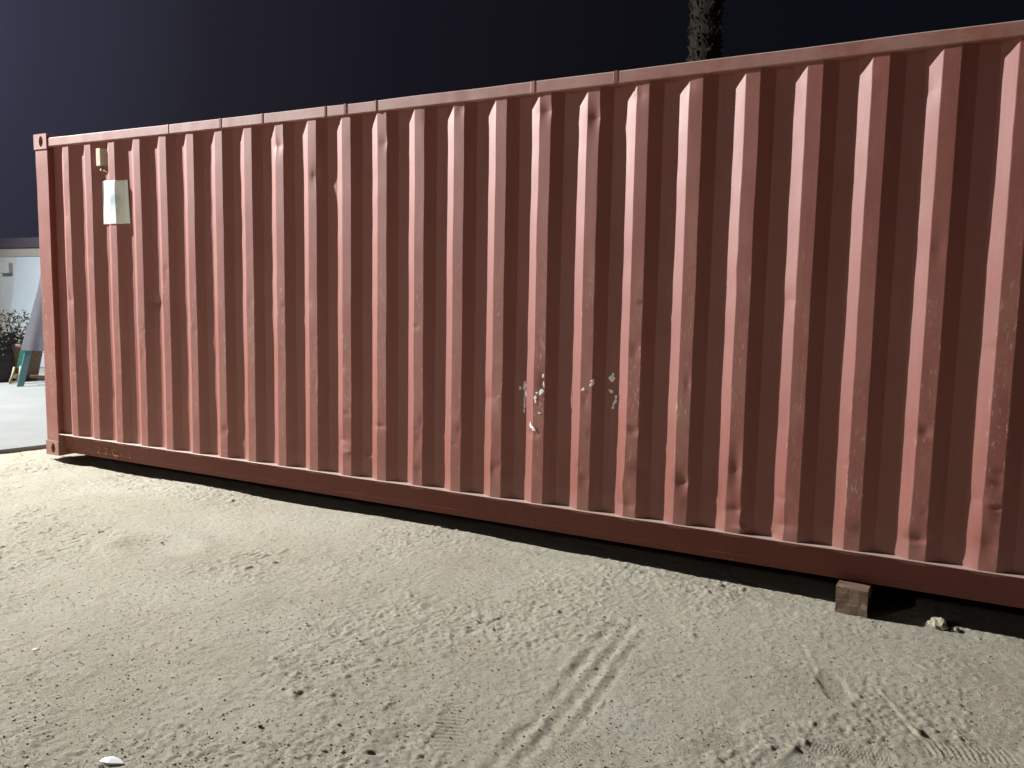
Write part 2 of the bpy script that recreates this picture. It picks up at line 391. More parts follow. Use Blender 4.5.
# dents: (photo px, py of the place hit, sigma x, sigma z, push in, shift sideways)
DENTS = [(278, 146, .040, .05, .010, .012), (316, 176, .03, .05, .008, -.012), (384, 143, .03, .04, .006, .008), (298, 128, .03, .03, -.003, 0),
         (226, 430, .03, .03, .010, .003), (343, 440, .035, .035, .018, -.008), (347, 452, .03, .012, -.008, .010), (380, 426, .04, .02, .010, .004), (366, 458, .03, .02, -.010, 0),
         (66, 215, .03, .10, .008, .008), (70, 300, .035, .05, .012, .010), (76, 345, .03, .12, .008, -.008), (95, 200, .03, .04, .006, .006), (65, 165, .03, .06, -.002, .010),
         (154, 303, .05, .04, .014, .0), (163, 300, .03, .06, .0, -.010), (112, 395, .03, .05, .007, .0),
         (490, 398, .04, .06, .012, -.004), (495, 470, .03, .05, .008, -.010), (420, 470, .03, .04, .006, -.005), (418, 440, .03, .05, .005, 0),
         (545, 385, .03, .06, .010, .003), (530, 470, .03, .04, .004, -.006), (546, 112, .04, .04, .012, .006), (596, 118, .04, .06, .016, .002), (640, 96, .03, .04, .006, .006),
         (585, 480, .04, .05, .008, .004), (638, 470, .04, .05, .008, -.004), (625, 485, .03, .06, .004, -.012), (628, 505, .05, .04, .012, .0),
         (682, 482, .035, .04, .020, .004), (664, 490, .03, .05, .006, -.014), (688, 505, .03, .05, .006, .004), (735, 510, .04, .035, .018, .003), (722, 500, .03, .09, .012, -.010), (738, 528, .03, .014, -.010, .012), (716, 415, .03, .05, .004, -.006),
         (735, 470, .025, .10, .014, .006), (775, 500, .035, .07, .006, -.014), (784, 525, .04, .04, .012, .004), (772, 535, .03, .03, .008, -.006), (860, 530, .04, .04, .008, .003), (905, 530, .03, .08, .004, -.010), (918, 540, .045, .035, .020, .004), (915, 545, .03, .012, -.005, 0),
         (978, 500, .04, .05, .010, -.006), (988, 545, .04, .06, .010, .004), (970, 560, .03, .06, .006, -.012), (1000, 515, .03, .04, .008, .003),
         (868, 70, .03, .05, .004, -.004), (930, 90, .03, .05, .004, .004), (690, 85, .03, .05, .005, .003), (720, 175, .03, .06, .003, -.005), (735, 270, .03, .05, .003, -.006), (428, 118, .03, .05, .007, .006), (462, 110, .03, .05, .006, -.004),
         (196, 330, .03, .05, .005, -.004), (252, 300, .03, .05, .004, .003), (308, 300, .03, .05, .005, -.004), (480, 330, .03, .04, .004, .004), (650, 330, .03, .05, .004, -.004), (790, 300, .03, .05, .004, .003), (940, 250, .03, .06, .004, -.004)]
for px, py, sx, sz, a, sh in DENTS:
    p = on_y(px, py, .015); g = np.exp(-((CXo-p[0])/sx)**2-(np.abs(CZ-p[2])/sz)**1.25)
    CY += a*.75*g; CX += sh*1.05*g*flange
for i_, r in enumerate(XR[:26]):                          # creases where forks and loads have hit the feet of the ribs
    for _ in range(random.choice((0, 1)) if i_ < 13 else random.choice((0, 1, 2))):
        z0 = random.uniform(.22, .85); wz = random.uniform(.012, .05); a = random.uniform(-.002, .008)*(.5 if i_ < 13 else 1); sh = random.uniform(-.006, .006)*(.5 if i_ < 13 else 1)
        x0 = r-random.random()*FL-.01; sl = random.uniform(-.5, .5)
        g = np.exp(-((CXo-x0)/random.uniform(.02, .045))**2)*np.clip(1-np.abs(CZ-z0-sl*(CXo-x0))/wz, 0, 1); CY += a*g; CX += sh*g*flange
for _ in range(90):                                       # many small knocks on the outer faces, lower half mostly
    r = random.choice(XR); x = r-random.random()*FL; z = .25+abs(random.gauss(0, .75)); a = random.uniform(.001, .004)
    g = np.exp(-((CXo-x)/random.uniform(.012, .03))**2-((CZ-z)/random.uniform(.01, .05))**2); CY += a*g
me = grid_mesh('side_panel', CX, CY, CZ)
panel = link_mesh('side_panel', me, PAINT, cont)
def panel_y(x, z):
    """depth of the undeformed front face"""
    return float(np.interp(x, cx, cy))
# far side and far end, plainly corrugated as well
def corr_strip(name, along, a0, a1, fixed, sign, z0, z1):
    P = []; a = a0
    ribs = [a0+.25+.278*k for k in range(int((a1-a0-.2)/.278))]
    pr = cross(a0, a1, ribs); bm = bmesh.new(); lo_, hi_ = [], []
    for u, d in pr:
        q = (u, fixed-sign*d) if along == 'x' else (fixed+sign*d, u)
        lo_.append(bm.verts.new((q[0], q[1], z0))); hi_.append(bm.verts.new((q[0], q[1], z1)))
    for i in range(len(pr)-1): bm.faces.new((lo_[i], lo_[i+1], hi_[i+1], hi_[i]))
    return obj(name, bm, PAINT, cont)
corr_strip('side_panel', 'x', .15, LEN-.15, WID, 1, .165, 2.495)
corr_strip('end_panel', 'y', .12, WID-.12, 0.0, 1, .10, 2.50)
# door end on the right, out of view: two leaves with lock rods
for y0, y1 in ((.13, 1.214), (1.224, 2.308)):
    bm = bmesh.new(); box(bm, LEN-.06, LEN-.02, y0, y1, .12, 2.46)
    d = obj('door', bm, PAINT, cont, bevel=.004)
    for yy in (y0+.3, y1-.3):
        bm = bmesh.new(); tube(bm, [(LEN-.005, yy, .08), (LEN-.005, yy, 2.5)], .014); obj('lock_rod', bm, STEELG, d, True)

def rail(name, mat, y0, y1, zlo, zhi, lip=0):
    """long swept box following the sag of the frame, slightly knocked about"""
    xs = np.arange(.163, LEN-.163, .03); bm = bmesh.new(); rings = []
    for x in xs:
        n1 = noise.noise(Vector((x*3, 1, zlo(0)*9)))*.0022+noise.noise(Vector((x*11, 5, 2)))*.0012
        n2 = noise.noise(Vector((x*2.3, 7, 3)))*.0025
        a, b = zlo(x), zhi(x)
        sec = [(y0+n1, a), (y0+n1+.0, b+n2), (y1, b+n2), (y1, a)]
        if lip: sec = [(y0+.070, .022), (y0+.070, a), (y0+n1+.044, a), (y0+n1+.040, a+.004), (y0+n1+.040, b+n2-.010), (y0+n1+.003, b+n2-.009), (y0+n1, b+n2-.006), (y0+n1, b+n2-.003), (y0+n1+.003, b+n2), (y1, b+n2), (y1, .022)]
        else: sec = [(y0+n1+.004, a), (y0+n1, a+.005), (y0+n1, b+n2-.005), (y0+n1+.005, b+n2), (y1, b+n2), (y1, a)]
        rings.append([bm.verts.new((x, yy, zz)) for yy, zz in sec])
    k = len(rings[0])
    for r0, r1 in zip(rings[:-1], rings[1:]):
        for i in range(k): bm.faces.new((r0[i], r1[i], r1[(i+1) % k], r0[(i+1) % k]))
    bm.faces.new(rings[0]); bm.faces.new(rings[-1])
    return obj(name, bm, mat, cont)
top_rail = rail('top_rail', PAINT_RAIL, 0.0, .07, lambda x: zt(x), lambda x: zt(x)+.066)
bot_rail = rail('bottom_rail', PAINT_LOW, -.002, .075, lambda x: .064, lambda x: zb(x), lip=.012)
for y0 in (WID-.07,):
    bm = bmesh.new(); box(bm, .163, LEN-.163, y0, y0+.07, 2.49, 2.556); obj('top_rail', bm, PAINT_RAIL, cont, bevel=.004)
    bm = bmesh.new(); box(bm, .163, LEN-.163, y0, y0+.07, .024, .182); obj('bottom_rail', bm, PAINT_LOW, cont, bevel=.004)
# weld sleeves and drip marks on the top rail
for px, py in ((345, 106), (376, 103), (325, 108), (220, 121), (168, 127), (533, 84), (616, 74), (262, 116)):
    p = on_y(px, py, 0); wd = random.uniform(.006, .014)
    bm = bmesh.new(); box(bm, p[0]-wd, p[0]+wd, -.0028, .03, zt(p[0])+.001, zt(p[0])+.0672)
    obj('weld_seam', bm, random.choice([PAINT_LOW, PAINT]), top_rail, bevel=.003)
# roof, slightly recessed, with cross corrugation
xs = np.arange(.16, LEN-.15, .052); ys = np.linspace(.06, WID-.06, 12)
RX, RY = np.meshgrid(xs, ys); RZ = 2.535+.016*np.clip(np.sin(RX*2*np.pi/.21)*2, -1, 1)*np.clip(np.minimum(RY-.12, WID-.12-RY)*20, 0, 1)
link_mesh('roof', grid_mesh('roof', RX, RY, RZ-.008*sag(RX)), PAINT_RAIL, cont)
# underframe: floor plate and cross members
bm = bmesh.new(); box(bm, .17, LEN-.17, .055, WID-.08, .155, .175); obj('floor', bm, GAP, cont)
for k in range(38):
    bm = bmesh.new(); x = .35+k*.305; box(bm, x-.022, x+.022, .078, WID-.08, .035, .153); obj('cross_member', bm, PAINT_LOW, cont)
# end sills and headers
for x0 in (.0, LEN-.06):
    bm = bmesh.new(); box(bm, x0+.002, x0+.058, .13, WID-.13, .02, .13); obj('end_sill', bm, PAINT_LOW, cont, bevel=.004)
    bm = bmesh.new(); box(bm, x0+.002, x0+.058, .13, WID-.13, 2.46, 2.56); obj('end_header', bm, PAINT_RAIL, cont, bevel=.004)
# corner castings with their oval holes
def casting(x, y, z, sx, sy, hz=.118):
    """sx, sy: +1 when the outer face looks to +x / +y; origin at the outer corner, extends inwards"""
    wX, wY = .162, .162
    x0, x1 = (x, x+wX) if sx < 0 else (x-wX, x); y0, y1 = (y, y+wY) if sy < 0 else (y-wY, y)
    bm = bmesh.new()
    # front and back faces with an elliptical opening, joined by a collar
    cxm, czm = (x0+x1)/2+.012, z+hz/2
    def face(yf, yi, flip):
        n = 24; inn, mid, ou = [], [], []
        for k in range(n):
            a = 2*math.pi*k/n; dx, dz = math.cos(a), math.sin(a)
            inn.append((cxm+.026*dx, czm+.042*dz))
            sc = min((x1-cxm if dx > 0 else cxm-x0)/max(abs(dx), 1e-6), (hz/2)/max(abs(dz), 1e-6)); ou.append((cxm+dx*sc, czm+dz*sc))
        V1 = [bm.verts.new((a, yf, b)) for a, b in inn]; V2 = [bm.verts.new((a, yf, b)) for a, b in ou]; V3 = [bm.verts.new((a, yi, b)) for a, b in inn]
        for k in range(n):
            j = (k+1) % n; bm.faces.new((V1[k], V1[j], V2[j], V2[k])); bm.faces.new((V1[k], V3[k], V3[j], V1[j]))
        cor = [bm.verts.new((a, yf, b)) for a, b in ((x0, z), (x1, z), (x1, z+hz), (x0, z+hz))]
        for c in cor:   # fill the four corners
            near = sorted(V2, key=lambda v: (v.co-c.co).length)[:2]; 
            try: bm.faces.new((c, *near))
            except ValueError: pass
    outer, inner = (y0, y0+.032) if sy < 0 else (y1, y1-.032)
    face(outer, inner, sy)
    for f in (((x0, y0, z), (x1, y0, z), (x1, y1, z), (x0, y1, z)), ((x0, y0, z+hz), (x1, y0, z+hz), (x1, y1, z+hz), (x0, y1, z+hz)),
              ((x0, y0, z), (x0, y1, z), (x0, y1, z+hz), (x0, y0, z+hz)), ((x1, y0, z), (x1, y1, z), (x1, y1, z+hz), (x1, y0, z+hz))):
        bm.faces.new([bm.verts.new(v) for v in f])
    yb = y1 if sy < 0 else y0
    bm.faces.new([bm.verts.new(v) for v in ((x0, yb, z), (x1, yb, z), (x1, yb, z+hz), (x0, yb, z+hz))])
    c = obj('corner_casting', bm, PAINT_RAIL, cont)
    return c
for (x, sx) in ((-.006, -1), (LEN+.006, 1)):
    for (y, sy) in ((-.006, -1), (WID+.006, 1)):
        casting(x, y, 0, sx, sy); casting(x, y, HT-.118, sx, sy)
        bm = bmesh.new(); xx = (0, .156) if sx < 0 else (LEN-.156, LEN); yy = (0, .12) if sy < 0 else (WID-.12, WID)
        box(bm, xx[0]+.001, xx[1]-.001, yy[0]+.001, yy[1]-.001, .1185, HT-.1185)
        if sx < 0 and sy < 0:
            bmesh.ops.subdivide_edges(bm, edges=[e_ for e_ in bm.edges if abs(e_.verts[0].co.z-e_.verts[1].co.z) > 1], cuts=50)
            for v in bm.verts: v.co.x += noise.noise(Vector((v.co.x*9, 3, v.co.z*3)))*.004; v.co.y += noise.noise(Vector((v.co.x*5, 9, v.co.z*4)))*.003
        obj('corner_post', bm, PAINT, cont, bevel=.004)

# ventilator box in the third recess, with two bolts below
v0 = on_y(97.5, 149, .02); v1 = on_y(104, 166, .02)
bm = bmesh.new(); vx0, vx1, vz0, vz1 = v0[0]-.005, v1[0]+.03, v1[2], v0[2]
pv = [(vx0, .030, vz0+.008), (vx0, .030, vz1-.008), (vx0+.012, .000, vz0), (vx0+.012, .000, vz1), (vx1-.045, .000, vz0), (vx1-.045, .000, vz1), (vx1, .050, vz0+.008), (vx1, .050, vz1-.008)]
V = [bm.verts.new(q) for q in pv]
for f in ((0, 1, 3, 2), (2, 3, 5, 4), (4, 5, 7, 6), (0, 2, 4, 6), (1, 7, 5, 3)): bm.faces.new([V[i] for i in f])
vent = obj('ventilator', bm, VENTM, cont, bevel=.003)
for px, py in ((101.0, 170), (104.5, 170.5)):
    p = on_y(px, py, .034); bm = bmesh.new(); bmesh.ops.create_uvsphere(bm, u_segments=10, v_segments=6, radius=.011)
    for v in bm.verts: v.co.y *= .6
    bmesh.ops.translate(bm, verts=bm.verts, vec=(p[0], .036, p[2])); obj('bolt', bm, VENTM, vent, True)
p = on_y(69.5, 149.5, .04); bm = bmesh.new(); box(bm, p[0]-.03, p[0]+.03, .026, .05, p[2]-.006, p[2]+.008); box(bm, p[0]+.012, p[0]+.026, .028, .05, p[2]-.05, p[2]-.004)
obj('lashing_eye', bm, VENTM, cont, bevel=.002)

# sheet of paper spanning a rib and the recess beside it
q0 = on_y(102.3, 181, .008); q1 = on_y(128.0, 180, .008); q2 = on_y(130.3, 223.5, .008); q3 = on_y(103.6, 224.5, .008)
n = 44; bm = bmesh.new(); rows = []
for j in range(n+1):
    row = []
    for i in range(n+1):
        u, v = i/n, j/n; qx = (102.3*(1-u)+127.8*u)*(1-v)+(103.6*(1-u)+130.3*u)*v; qy = (181*(1-u)+179.5*u)*(1-v)+(224.5*(1-u)+223.2*u)*v
        q = on_y(qx, qy, .02)
        for _ in range(12): q = on_y(qx, qy, .5*q[1]+.5*(panel_y(q[0], 0)-.004))
        yy = panel_y(q[0], 0)-.004+.0012*math.sin(u*9+v*5)
        row.append(bm.verts.new((q[0], yy, q[2])))
    rows.append(row)
for j in range(n):
    for i in range(n): bm.faces.new((rows[j][i], rows[j][i+1], rows[j+1][i+1], rows[j+1][i]))
pap = obj('paper_notice', bm, PAPER, cont, True)
so = pap.modifiers.new('thickness', 'SOLIDIFY'); so.thickness = .0008
pap['label'] = 'white sheet of paper stuck across one rib'

# torn remnants of a peeled sticker around two ribs
def flake(bm, px, py, wpx, hpx, slant=0):
    p = on_y(px, py, .03); yy = panel_y(p[0], p[2]); p = on_y(px, py, yy)
    for _ in range(3): yy = panel_y(p[0], p[2]); p = on_y(px, py, yy)
    s = 1/200.; k = 8; rim = []
    sx_, sz_ = wpx*s*.72, hpx*s*.66
    for a in range(k):
        t_ = 2*math.pi*a/k; rr_ = random.uniform(.45, 1.25); dx = math.cos(t_)*sx_*rr_+slant*math.sin(t_)*sz_; dz = math.sin(t_)*sz_*rr_
        x = p[0]+dx; rim.append(bm.verts.new((x, panel_y(x, 0)-.0045, p[2]+dz)))
    c = bm.verts.new((p[0], panel_y(p[0], 0)-.005, p[2]))
    for a in range(k): bm.faces.new((c, rim[a], rim[(a+1) % k]))
for f in ((525, 385, 4, 9, .2), (526, 393, 3, 8), (520.5, 388, 3, 4, .4), (525, 402, 2.5, 12), (524.5, 411, 1.5, 6), (543.5, 376, 2, 6), (544, 384, 2, 6), (541, 391, 4.5, 7, .2), (535.5, 398, 3, 5), (535.8, 401.5, 2, 4), (539.5, 413, 4, 1.6),
          (531, 425, 3, 5, -.3), (533.5, 429, 3.5, 5, -.3), (537, 393, 2, 2), (583, 389, 2.5, 3.5, .4), (592, 384, 3.5, 5, .5), (592.5, 380.5, 3.5, 4, .5), (612, 378, 5, 7.5, .2), (613, 374.5, 2.5, 4), (611.5, 391.5, 5.5, 4.5), (616, 397, 3.5, 5), (615, 402, 4, 6, .3), (613.5, 407.5, 2.5, 4)):
    bm = bmesh.new(); flake(bm, *f); obj('sticker_remnant', bm, FLAKE, panel)

# faint stencilled characters on the bottom rail
p = on_y(97.5, 452.6, .04); adv = 0
for chx in '77C-1':
    cu = bpy.data.curves.new('stencil', 'FONT'); cu.body = chx; cu.size = .078
    to = bpy.data.objects.new('stencil_marking', cu); COL.objects.link(to)
    bpy.context.view_layer.update(); dg = bpy.context.evaluated_depsgraph_get()
    tm = bpy.data.meshes.new_from_object(to.evaluated_get(dg)); bpy.data.objects.remove(to)
    for v in tm.vertices:
        zz = p[2]+v.co.y-.004; v.co = Vector((p[0]+adv+v.co.x*1.45, .0345, zz))
    link_mesh('stencil_character', tm, MARK, bot_rail); adv += .092

# ------------------------------------------------------------------ timber block under the rail
b0 = on_y(835.5, 606, -.03); bx0 = b0[0]; bw = .140
bm = bmesh.new(); box(bm, bx0, bx0+bw, -.052, .30, -.2, .020)
bmesh.ops.subdivide_edges(bm, edges=bm.edges[:], cuts=6, use_grid_fill=True)
for v in bm.verts:
    v.co += Vector((noise.noise(v.co*18), noise.noise(v.co*21+Vector((5, 0, 0))), noise.noise(v.co*16+Vector((0, 9, 0)))))*.0035
    v.co.z -= (v.co.x-bx0)*.03
blk = obj('timber_block', bm, WOOD, None, bevel=.0); tag(blk, 'square weathered timber block wedged under the bottom rail of the container', 'wooden block')

# ------------------------------------------------------------------ loose stones, clods and litter
def rock_mesh(r, flat=.6, seed=0, sub=2, rough=.45):
    bm = bmesh.new(); bmesh.ops.create_icosphere(bm, subdivisions=sub, radius=r)
    off = Vector((seed*3.7, seed*1.3, 0))
    for v in bm.verts:
        n = v.co.normalized(); v.co *= 1+rough*noise.noise(n*1.7+off)+rough*.4*noise.noise(n*4+off); v.co.z *= flat
    return bm
def thing_rock(name, px, py, r, mat, label, cat, flat=.6, seed=1, group=None, sub=2):
    p = gp(px, py); bm = rock_mesh(r, flat, seed, sub); o = obj(name, bm, mat); o.location = (p.x, p.y, p.z+r*flat*.35)
    o.rotation_euler = (0, 0, seed*1.1); tag(o, label, cat, group); return o
thing_rock('dirt_clod', 938, 627, .042, CLOD, 'lumpy pale clod of dried earth at the shadow edge right of the timber block', 'clod', .75, 3, sub=3)
thing_rock('dirt_clod', 955, 631, .020, CLOD, 'small pale crumb of earth just right of the largest clod at the shadow edge', 'clod', .7, 5)
thing_rock('stone', 260, 727, 0.0068, STONE, 'dark rounded stone lying alone in the sand of the near foreground', 'stone', .8, 2)
thing_rock('stone', 285, 675, 0.0056, STONE, 'reddish dark stone in a small hollow, higher up than the foreground stone', 'stone', .7, 8)
thing_rock('stone', 344, 752, 0.0043, STONE, 'dark pebble at the bottom edge of the picture, left of the wheel rut', 'stone', .7, 9)
thing_rock('stone', 332, 636, 0.0050, STONE, 'brown pebble in the middle of the sand, lower of two near each other', 'stone', .7, 4)
thing_rock('stone', 319, 615, 0.0050, STONE, 'brown pebble in the middle of the sand, upper of two near each other', 'stone', .8, 6)
thing_rock('stone', 162, 543, 0.0087, STONE, 'flat dark stone in the shallow hollow on the left of the sand', 'stone', .5, 7)
thing_rock('stone', 640, 616, 0.0056, STONE, 'dark stone at the far end of the wheel rut', 'stone', .7, 10)
thing_rock('stone', 604, 617, 0.0050, STONE, 'dark pebble just left of the far end of the wheel rut', 'stone', .6, 12)
thing_rock('stone', 455, 608, 0.0099, simple('grey_stone', (.22, .20, .18), .2, 50, .9), 'grey flat stone in the middle distance left of the wheel rut', 'stone', .5, 11)
thing_rock('stone', 961, 706, 0.0062, STONE, 'small black pebble on the smooth sand at the right', 'stone', .9, 13)
thing_rock('plaster_chip', 35, 650, .012, CHIP, 'tiny white chip lying near the left edge of the picture', 'chip', .4, 14)
# white scrap bottom left: folded flat flake
p = gp(112, 762); bm = bmesh.new()
pts = [(-.055, -.004, .004), (-.03, -.018, .012), (.0, -.022, .016), (.022, -.015, .012), (.05, -.004, .006), (.030, .012, .010), (-.01, .020, .014), (-.04, .012, .008)]
ring = [bm.verts.new(q) for q in pts]; cc = bm.verts.new((-.005, 0, .022)); low = [bm.verts.new((a*.95, b*.9, -.004)) for a, b, c_ in pts]
for i in range(8):
    j = (i+1) % 8; bm.faces.new((cc, ring[i], ring[j])); bm.faces.new((ring[i], low[i], low[j], ring[j]))
bm.faces.new(low)
o = obj('paper_scrap', bm, CHIP); o.location = p; o.rotation_euler = (0, 0, .3); o.scale = (.85, .9, .55); tag(o, 'crumpled white scrap lying on the sand at the bottom left', 'litter')
# twig in the drag mark
a_, b_ = gp(912, 727), gp(921, 736); bm = bmesh.new(); tube(bm, [a_+Vector((0, 0, .004)), (a_+b_)/2+Vector((.002, 0, .009)), b_+Vector((0, 0, .007))], [.002, .0035, .005], 6)
o = obj('twig', bm, STONE, smooth=True); tag(o, 'short dark twig at the end of the drag mark on the right', 'twig')

# gravel and crumbs no one could count: one object
def scatter(name, mat, count, rmin, rmax, seed, label, dark=False):
    rs = random.Random(seed); vs_, fs = [], []
    tmpl = []
    for k in range(6):
        bm = rock_mesh(1, .65, k+seed, 1, .5); bm.verts.ensure_lookup_table()
        tmpl.append(([v.co.copy() for v in bm.verts], [[v.index for v in f.verts] for f in bm.faces])); bm.free()
    n_ = 0
    while n_ < count:
        px = rs.uniform(-40, 1064); py = rs.uniform(450, 800)
        if dark and n_ < 70: px = rs.gauss(622, 14); py = rs.gauss(619, 5)
        x, y, _ = on_z(px, py, -.08)
        if rs.random() > .10+.9*min(1, 3.2/max(.1, (Vector((x, y))-Vector((6.5, -4.1))).length))**2 and rs.random() < .3: continue
        if y > .02 or x < -.45 or y < -3.2 or x > 7.6: continue
        if noise.noise(Vector((x*2.2, y*2.2, seed))) < rs.uniform(-.7, .2) and not (dark and n_ < 70): continue
        r = rmin*(rmax/rmin)**(rs.random()**2.6); V_, F_ = tmpl[rs.randrange(6)]; a = rs.uniform(0, 6.28); ca, sa = math.cos(a), math.sin(a)
        z = gz(x, y)+r*.25; b = len(vs_); sx_ = r*rs.uniform(.8, 1.5)
        vs_ += [(x+(v.x*ca*sx_-v.y*sa*r), y+(v.x*sa*sx_+v.y*ca*r), z+v.z*r) for v in V_]; fs += [[b+i for i in f] for f in F_]; n_ += 1
    me_ = bpy.data.meshes.new(name); me_.from_pydata(vs_, [], fs); o_ = link_mesh(name, me_, mat); tag(o_, label, 'gravel', kind='stuff'); return o_
scatter('sand_crumbs', CLOD, 9000, .0014, .0052, 3, 'pale crumbs of dry earth scattered over the sand')
scatter('dark_gravel', STONE, 2400, .0012, .0044, 5, 'fine dark gravel scattered over the sand', True)

# ------------------------------------------------------------------ background at the left edge
WY = 5.2
wt = on_y(20, 248, WY)[2]; ct = on_y(20, 238, WY)[2]
wallE = empty('boundary_wall', (-8, WY, 0), 'white rendered boundary wall with dark coping beyond the concrete apron', 'wall')
def local(bm, e_): bmesh.ops.translate(bm, verts=bm.verts, vec=-Vector(e_.location))
bm = bmesh.new(); box(bm, -22, 3, WY, WY+.2, -.1, wt); local(bm, wallE); obj('wall_face', bm, WALL, wallE)
bm = bmesh.new(); box(bm, -22.02, 3.02, WY-.04, WY+.24, wt+.002, ct); local(bm, wallE); obj('coping', bm, COPING, wallE)
bm = bmesh.new(); box(bm, -22, 3, WY-.012, WY-.002, wt-.16, wt-.004); local(bm, wallE); obj('beige_band', bm, simple('beige_plaster', (.25, .235, .21), .2, 4), wallE)
c = on_y(6, 268, WY-.03)
bm = bmesh.new(); box(bm, c[0]-.16, c[0]+.16, WY-.08, WY-.002, c[2]-.10, c[2]+.10)
o = obj('wall_box', bm, simple('grey_box', (.36, .37, .36), .1, 10, .5), None, bevel=.01); tag(o, 'small grey fitting mounted on the boundary wall at the left edge', 'wall box')
u0 = on_y(16.5, 257, WY-.2)
bm = bmesh.new(); box(bm, u0[0], u0[0]+1.9, WY-.2, WY-.15, .0, u0[2])
for v in bm.verts:
    if v.co.z < .1: v.co.y -= .3
o = obj('leaning_panel', bm, PANEL, None, bevel=.01); tag(o, 'tall pale blue panel leaning against the boundary wall', 'panel')

def at(px, py, base, up=None):
    """point on the vertical plane through base facing the camera"""
    nrm = Vector((CAM[0]-base[0], CAM[1]-base[1], 0)).normalized(); d = Vector(ray(px, py)); c = Vector(CAM)
    t_ = (Vector(base)-c).dot(nrm)/d.dot(nrm); return c+d*t_
# covered folding frame: cloth hanging over a teal trestle
fb = on_z(26, 386, -.004); fb = Vector(fb)
fr = empty('covered_frame', fb, 'folded stand with teal leg under a hanging grey cloth cover beside the container corner', 'covered stand')
toC = Vector((CAM[0]-fb.x, CAM[1]-fb.y, 0)).normalized(); side = Vector((-toC.y, toC.x, 0))
bm = bmesh.new(); rows = []
prof = [(272, 41, 62), (290, 37.5, 63), (310, 32, 64), (328, 27, 65), (340, 23, 66), (349.5, 20.5, 67)]
for k, (py, xl, xr) in enumerate(prof):
    A_ = at(xl, py, fb); B_ = at(xr, py+.0, fb); c = (A_+B_)/2; hw = (B_-A_).length/2; ax = (B_-A_).normalized(); row = []
    for i in range(40):
        a = 2*math.pi*i/40; fold = 1+.05*math.sin(a*9+.6)*(k/5)+.03*math.sin(a*5+k*.4)
        row.append(bm.verts.new(c+ax*math.cos(a)*hw*fold+toC*math.sin(a)*.33*(.5+.5*k/5)*fold))
    rows.append(row)
for r0, r1 in zip(rows[:-1], rows[1:]):
    for i in range(40): bm.faces.new((r0[i], r0[(i+1) % 40], r1[(i+1) % 40], r1[i]))
bm.faces.new(rows[0]); local(bm, fr); obj('cloth_cover', bm, CLOTH, fr, True)
bm = bmesh.new(); bar(bm, at(29.5, 346, fb)+toC*.05, at(20, 387, fb)+toC*.05, .085, .05); local(bm, fr); obj('leg', bm, TEAL, fr, bevel=.004)
bm = bmesh.new(); bar(bm, at(56, 346, fb)+toC*.05, at(64, 388, fb)+toC*.05, .085, .05); local(bm, fr); obj('leg', bm, TEAL, fr, bevel=.004)
bm = bmesh.new(); bar(bm, at(30, 377, fb)-toC*.1, at(62, 378, fb)-toC*.1, .04, .04); local(bm, fr); obj('crossbar', bm, BROWN, fr)
# green board behind the leg
gb = fb-toC*.35
bm = bmesh.new(); V = [at(20, 351, gb), at(25.5, 351, gb), at(22, 369, gb), at(16.8, 368, gb)]
f1 = [bm.verts.new(v) for v in V]; f2 = [bm.verts.new(v-toC*.04) for v in V]
bm.faces.new(f1); bm.faces.new(f2[::-1])
for i in range(4): bm.faces.new((f1[i], f1[(i+1) % 4], f2[(i+1) % 4], f2[i]))
for k in (0, 1): pass
o = obj('chair_back', bm, GREEN); ch = empty('folding_chair', Vector((gb.x, gb.y, -.004)), 'small folding chair with green back and cream legs beside the teal leg', 'chair')
o.parent = ch; o.data.transform(Matrix.Translation(-Vector(ch.location)))
for (a, b) in (((14.5, 367), (9.5, 383)), ((21, 366), (17, 381))):
    bm = bmesh.new(); tube(bm, [at(*a, gb), at((a[0]+b[0])/2+.6, (a[1]+b[1])/2, gb), at(*b, gb)], .017, 8); local(bm, ch); obj('leg', bm, CREAM, ch, True)
bm = bmesh.new(); bar(bm, at(9, 383, gb), at(17, 381.5, gb), .03, .03); local(bm, ch); obj('stretcher', bm, CREAM, ch)
bm = bmesh.new(); bar(bm, at(13.5, 378, gb), at(17, 374, gb), .045, .03); local(bm, ch); obj('seat', bm, CREAM, ch)
# potted bush
pb = Vector(on_z(12, 380, -.004))
pl = empty('potted_bush', pb, 'ragged olive green bush in a brown pot against the boundary wall', 'plant')
bm = bmesh.new(); rings = []
for z, r in ((0, .20), (.25, .25), (.50, .30), (.56, .32), (.56, .27), (.50, .25)):
    rings.append([bm.verts.new((r*math.cos(k*.3927)+.14*side.x, r*math.sin(k*.3927)+.14*side.y, z)) for k in range(16)])
for r0, r1 in zip(rings[:-1], rings[1:]):
    for k in range(16): bm.faces.new((r0[k], r0[(k+1) % 16], r1[(k+1) % 16], r1[k]))
bm.faces.new(rings[0]); bm.faces.new(rings[-1]); obj('pot', bm, BROWN, pl, True)
bm = bmesh.new()
for k in range(9):
    a = k*.7; tube(bm, [(.02*math.cos(a), .02*math.sin(a), .45), (.15*math.cos(a), .15*math.sin(a), .7), (.34*math.cos(a), .34*math.sin(a), .95)], [.012, .009, .004], 5)
obj('stems', bm, BROWN, pl)
bm = bmesh.new(); rs = random.Random(4)
